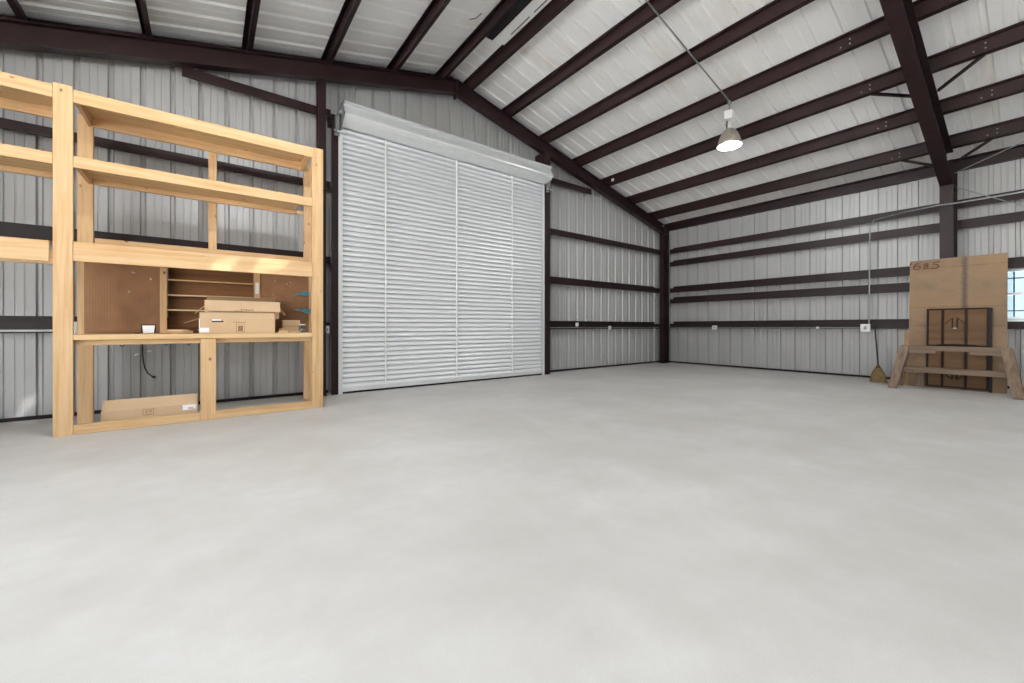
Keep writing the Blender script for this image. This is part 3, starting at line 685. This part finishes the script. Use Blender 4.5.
# dangling cable under the bench
cb = thing('dangling_cable', (-.72, 7.5, .7), 'black cable end dangling on the wall under the workbench', 'cable')
MB().tube([(-.725,7.47,.95),(-.722,7.47,.8),(-.715,7.47,.68),(-.7,7.47,.58),(-.665,7.47,.5),(-.62,7.465,.455),(-.595,7.465,.445)], .008, 6).build('cord', M['black'], cb)
MB().tube([(-.62,7.465,.455),(-.585,7.462,.44)], .016, 8).build('plug', M['black'], cb)
for x, z in ((-.8,.76),(-.67,.8)): MB().tube([(x,7.47,z),(x+.02,7.46,z+.015),(x+.04,7.47,z+.01)], .012, 6).build('wire_nut', M['white'], cb)
MB().tube([(-.72,7.47,.74),(-.78,7.47,.78)], .004, 5).tube([(-.72,7.47,.78),(-.66,7.47,.81)], .004, 5).build('wire', M['zinc'], cb)
for x0, lab in ((-1.0,'nearer the corner post'), (-.55,'beside the dangling cable'), (-.3,'longest, nearer the middle post')):
    o = MB().tube([(x0,7.5,.93),(x0+.05,7.48,.91),(x0+.07,7.47,.88),(x0+.1,7.48,.91),(x0+.2 if x0 > -.4 else x0+.14,7.5,.945)], .007, 5).build('cable_loop', M['black'])
    tag(o, 'short black cable loop on the wall under the workbench, '+lab, 'cable', 'cable loops under the bench')
# long carton on the floor
F_ = thing('cardboard_box', (-.53, 6.55, 0), 'long brown carton on the floor under the workbench', 'box')
carton(MB(), -.97, -.105, 6.42, 6.62, .002, .185, top=True).build('body', M['card'], F_)
MB().prism([(0,0),(.075,.115),(.079,.112),(.004,0)], (-.965, 6.42, .185), (-.11, 6.42, .185), (0,1,0), (0,0,1)).build('flap', M['card'], F_)
strokes(F_, frame_mark(-.62, -.52, .1, .17) + icons(-.62, -.52, .1, .17), 0, 6.42)
MB().box(-.255, -.12, 6.417, 6.42, .115, .18).build('shipping_label', M['paper'], F_)
strokes(F_, [(-.2, -.13, .125, .13), (-.2, -.15, .14, .145)], 0, 6.417)

# ------------------------------------------------------------------ plywood, folding table, saw-horse, broom
lean = R(4.1)
pw = thing('plywood_sheet', (10.9, 1.02, 0), 'large upright plywood sheet with handwritten numbers leaning on the column', 'plywood', rot=(0, lean, 0))
MB().box(0, .018, -.61, .61, 0, 2.44).build('panel', M['ply'], pw, local=True)
def digit(strk, y0, z0, w, h_):
    mb = MB()
    for s in strk:
        mb.tube([(-.0015, y0 - a*w, z0 + b*h_) for a, b in s], .009, 5)
    mb.build('handwritten_number', M['marker'], pw, local=True)
digit([[(.75,1),(.4,.85),(.1,.55),(.0,.3),(.15,.05),(.5,0),(.9,.15),(1,.35),(.8,.55),(.4,.5),(.1,.35)]], .56, 2.265, .1, .125)
digit([[(.0,1),(-.25,.7)]], .585, 2.27, .1, .13)
digit([[(.85,.9),(.5,1),(.15,.85),(.3,.6),(.8,.35),(.85,.1),(.5,0),(.1,.12),(.25,.4),(.7,.65),(.85,.9)]], .425, 2.265, .085, .1)
digit([[(1.1,1),(.35,.95),(.2,.55),(.7,.6),(.95,.35),(.8,.08),(.3,.0),(-.1,.08)]], .31, 2.26, .1, .125)
o = MB().box(0, .015, -.5, .5, 0, 1.06).build('plywood_offcut', M['ply_edge']); o.location = (10.96, 1.21, 0); o.rotation_euler = (0, R(6.2), 0)
tag(o, 'lower plywood piece peeping out behind the large numbered sheet', 'plywood')
o = MB().box(0, .012, -.06, .06, 0, .27).build('board_offcut', M['mark']); o.location = (10.82, 1.46, 0); o.rotation_euler = (0, R(12), 0); o.data.materials[0] = M['old_z']; tag(o, 'small pale board scrap leaning at the foot of the plywood', 'wood scrap')

ft = thing('folding_table', (10.84, .995, 0), 'brown folded table stood on end against the plywood sheet', 'table', rot=(0, R(4.1), 0))
def T(name, y0, y1, z0, z1, x0, x1, mat, bv=.003, par=None): return MB().box(x0, x1, y0, y1, z0, z1).build(name, M[mat], par or ft, bv, local=True)
for z0, z1 in ((.03, .765), (.785, 1.49)):
    T('table_leaf', -.375, .375, z0, z1, .02, .04, 'tableboard')
    fr = MB(); w = .028
    for y0, y1, a, b in ((-.385, .385, z0, z0+w), (-.385, .385, z1-w, z1), (-.385, -.385+w, z0+w, z1-w), (.385-w, .385, z0+w, z1-w)): fr.box(.0, .042, y0, y1, a, b)
    fr.build('edge_frame', M['dark_frame'], ft, .004, local=True)
    for y in (.175, -.115): T('leg', y-.017, y+.017, z0+w, z1-w, -.004, .02, 'dark_frame')
T('cross_rail', -.357, .357, 1.365, 1.405, .002, .02, 'tableboard'); T('cross_rail', -.357, .357, .075, .115, .002, .02, 'tableboard')
MB().tube([(-.012, .32, .79), (-.02, .2, .812), (-.02, 0, .82), (-.02, -.2, .812), (-.012, -.34, .79)], .012, 6).build('folded_brace', M['dark_frame'], ft, local=True)
T('side_rail', -.42, -.386, .0, 1.485, .0, .05, 'black')  # narrow black strip down one edge of the table
for z0, s in ((1.13, 1), (.36, -1)):
    for y in (-.01, .05):
        MB().tube([(-.01, y, z0+.2*s*.9), (-.012, y, z0)], .008, 6).build('latch_bar', M['dark_frame'], ft, local=True)
    MB().tube([(-.01, .14, z0+.08*s), (-.01, .06, z0+.17*s)], .006, 5).build('stay', M['dark_frame'], ft, local=True)
    MB().tube([(-.01, -.1, z0+.08*s), (-.01, -.02, z0+.17*s)], .006, 5).build('stay', M['dark_frame'], ft, local=True)
    MB().box(-.018, -.008, .0, .04, z0-.02, z0+.0).build('catch', M['zinc'], ft, local=True)

hs = thing('saw_horse', (10.45, 1.01, 0), 'weathered wooden saw-horse standing before the plywood and folded table', 'saw-horse')
def HB(name, a, b, w, d, up, mat='old_y'): return MB().bar(a, b, w, d, up).build(name, M[mat], hs, .003)
HB('top_beam', (10.45, .33, .755), (10.45, 1.66, .755), .1, .085, (0,0,1))
HB('cleat', (10.39, 1.2, .69), (10.39, 1.55, .69), .02, .05, (0,0,1)); HB('cleat', (10.39, .42, .69), (10.39, .8, .69), .02, .05, (0,0,1))
for y0, y1, nm in ((1.6, 1.74, 'far'), (.395, .27, 'near')):
    for xa, xb in ((10.4, 10.2), (10.5, 10.74)):
        l = HB('leg', (xb, y1, .001), (xa, y0, .79), .125, .038, (1,0,0) , 'old_z')
        sg = MB().box(xb-.06, xb-.055, y1-.03, y1+.03, .07, .12)
HB('stretcher', (10.33, .38, .36), (10.33, 1.6, .36), .035, .085, (0,0,1)); HB('stretcher', (10.6, .38, .36), (10.6, 1.6, .36), .035, .085, (0,0,1))

br = thing('corn_broom', (10.99, 2.08, 0), 'straw broom with dark handle leaning on the side wall girt', 'broom')
MB().tube([(11.08, 2.105, .33), (11.64, 2.27, 1.22)], .013, 10).build('handle', M['handle'], br)
mb = MB(); a0, a1 = Vector((11.10, 2.11, .36)), Vector((10.985, 2.08, .003)); ring = []
for t_, w, d in ((0,.018,.018),(.12,.03,.025),(.25,.06,.035),(.45,.095,.045),(.7,.12,.05),(1,.145,.055)):
    c = a0.lerp(a1, t_); ring.append([c + Vector((d*math.sin(k*math.pi/10), w*math.cos(k*math.pi/10)*(1+.05*random.uniform(-1,1)), 0)) for k in range(20)])
vs = [p for r_ in ring for p in r_]; n = 20
mb.add(vs, [(i*n+k, i*n+(k+1)%n, (i+1)*n+(k+1)%n, (i+1)*n+k) for i in range(len(ring)-1) for k in range(n)], True); mb.add(ring[-1], [tuple(range(n))]); mb.add(ring[0], [tuple(range(n))[::-1]])
mb.build('bristles', M['bristle'], br)
MB().lathe([(.028,.0),(.031,.006),(.028,.012)], a0.lerp(a1, .1), 12).lathe([(.04,.0),(.043,.006),(.04,.012)], a0.lerp(a1, .18), 12).build('binding', M['dark_frame'], br)

# ------------------------------------------------------------------ light
w = bpy.data.worlds.new('sky'); S.world = w; w.use_nodes = True; nt = w.node_tree
bg = nt.nodes['Background']; tc = nt.nodes.new('ShaderNodeTexCoord'); sx = nt.nodes.new('ShaderNodeSeparateXYZ'); rp = nt.nodes.new('ShaderNodeValToRGB')
nt.links.new(tc.outputs['Generated'], sx.inputs[0]); nt.links.new(sx.outputs[2], rp.inputs[0]); nt.links.new(rp.outputs[0], bg.inputs[0])
rp.color_ramp.elements[0].color = (1, .985, .96, 1); rp.color_ramp.elements[0].position = 0.0
rp.color_ramp.elements[1].color = (.70, .84, 1, 1); rp.color_ramp.elements[1].position = .8
bg.inputs[1].default_value = 4.6
su = bpy.data.lights.new('sun', 'SUN'); su.energy = 165; su.angle = R(.6); su.color = (1, .98, .965)
so = bpy.data.objects.new('sun', su); C.objects.link(so); so.rotation_euler = SD.to_track_quat('-Z', 'Y').to_euler(); so.location = (20, -20, 30)
def portal(name, loc, rot, sx_, sy_):
    l = bpy.data.lights.new(name, 'AREA'); l.shape = 'RECTANGLE'; l.size = sx_; l.size_y = sy_; l.cycles.is_portal = True
    o = bpy.data.objects.new(name, l); C.objects.link(o); o.location = loc; o.rotation_euler = rot
for y0, y1 in LDOORS: portal('doorway_daylight', (XL-.05, (y0+y1)/2, LZ/2), (R(90), 0, R(-90)), y1-y0, LZ)

# ------------------------------------------------------------------ camera
cam = bpy.data.cameras.new('camera'); co = bpy.data.objects.new('camera', cam); C.objects.link(co)
F, H = 403.0, 326.5
th_ = math.atan(535/403.)
cam.sensor_width = 36; cam.lens = F/1024*36; cam.clip_start = .05; cam.clip_end = 300
cam.shift_y = -(683/2 - H)/1024
co.location = (0, 0, 1.15); co.rotation_euler = (R(90), 0, th_ - R(90))
S.camera = co
S.view_settings.view_transform = 'Standard'; S.view_settings.look = 'None'; S.view_settings.gamma = 1; S.view_settings.use_curve_mapping = False
S.view_settings.exposure = 0.06
S.cycles.max_bounces = 12; S.cycles.diffuse_bounces = 8; S.cycles.transparent_max_bounces = 12
S.cycles.caustics_reflective = False; S.cycles.caustics_refractive = False; S.cycles.sample_clamp_indirect = 8
S.cycles.use_denoising = True
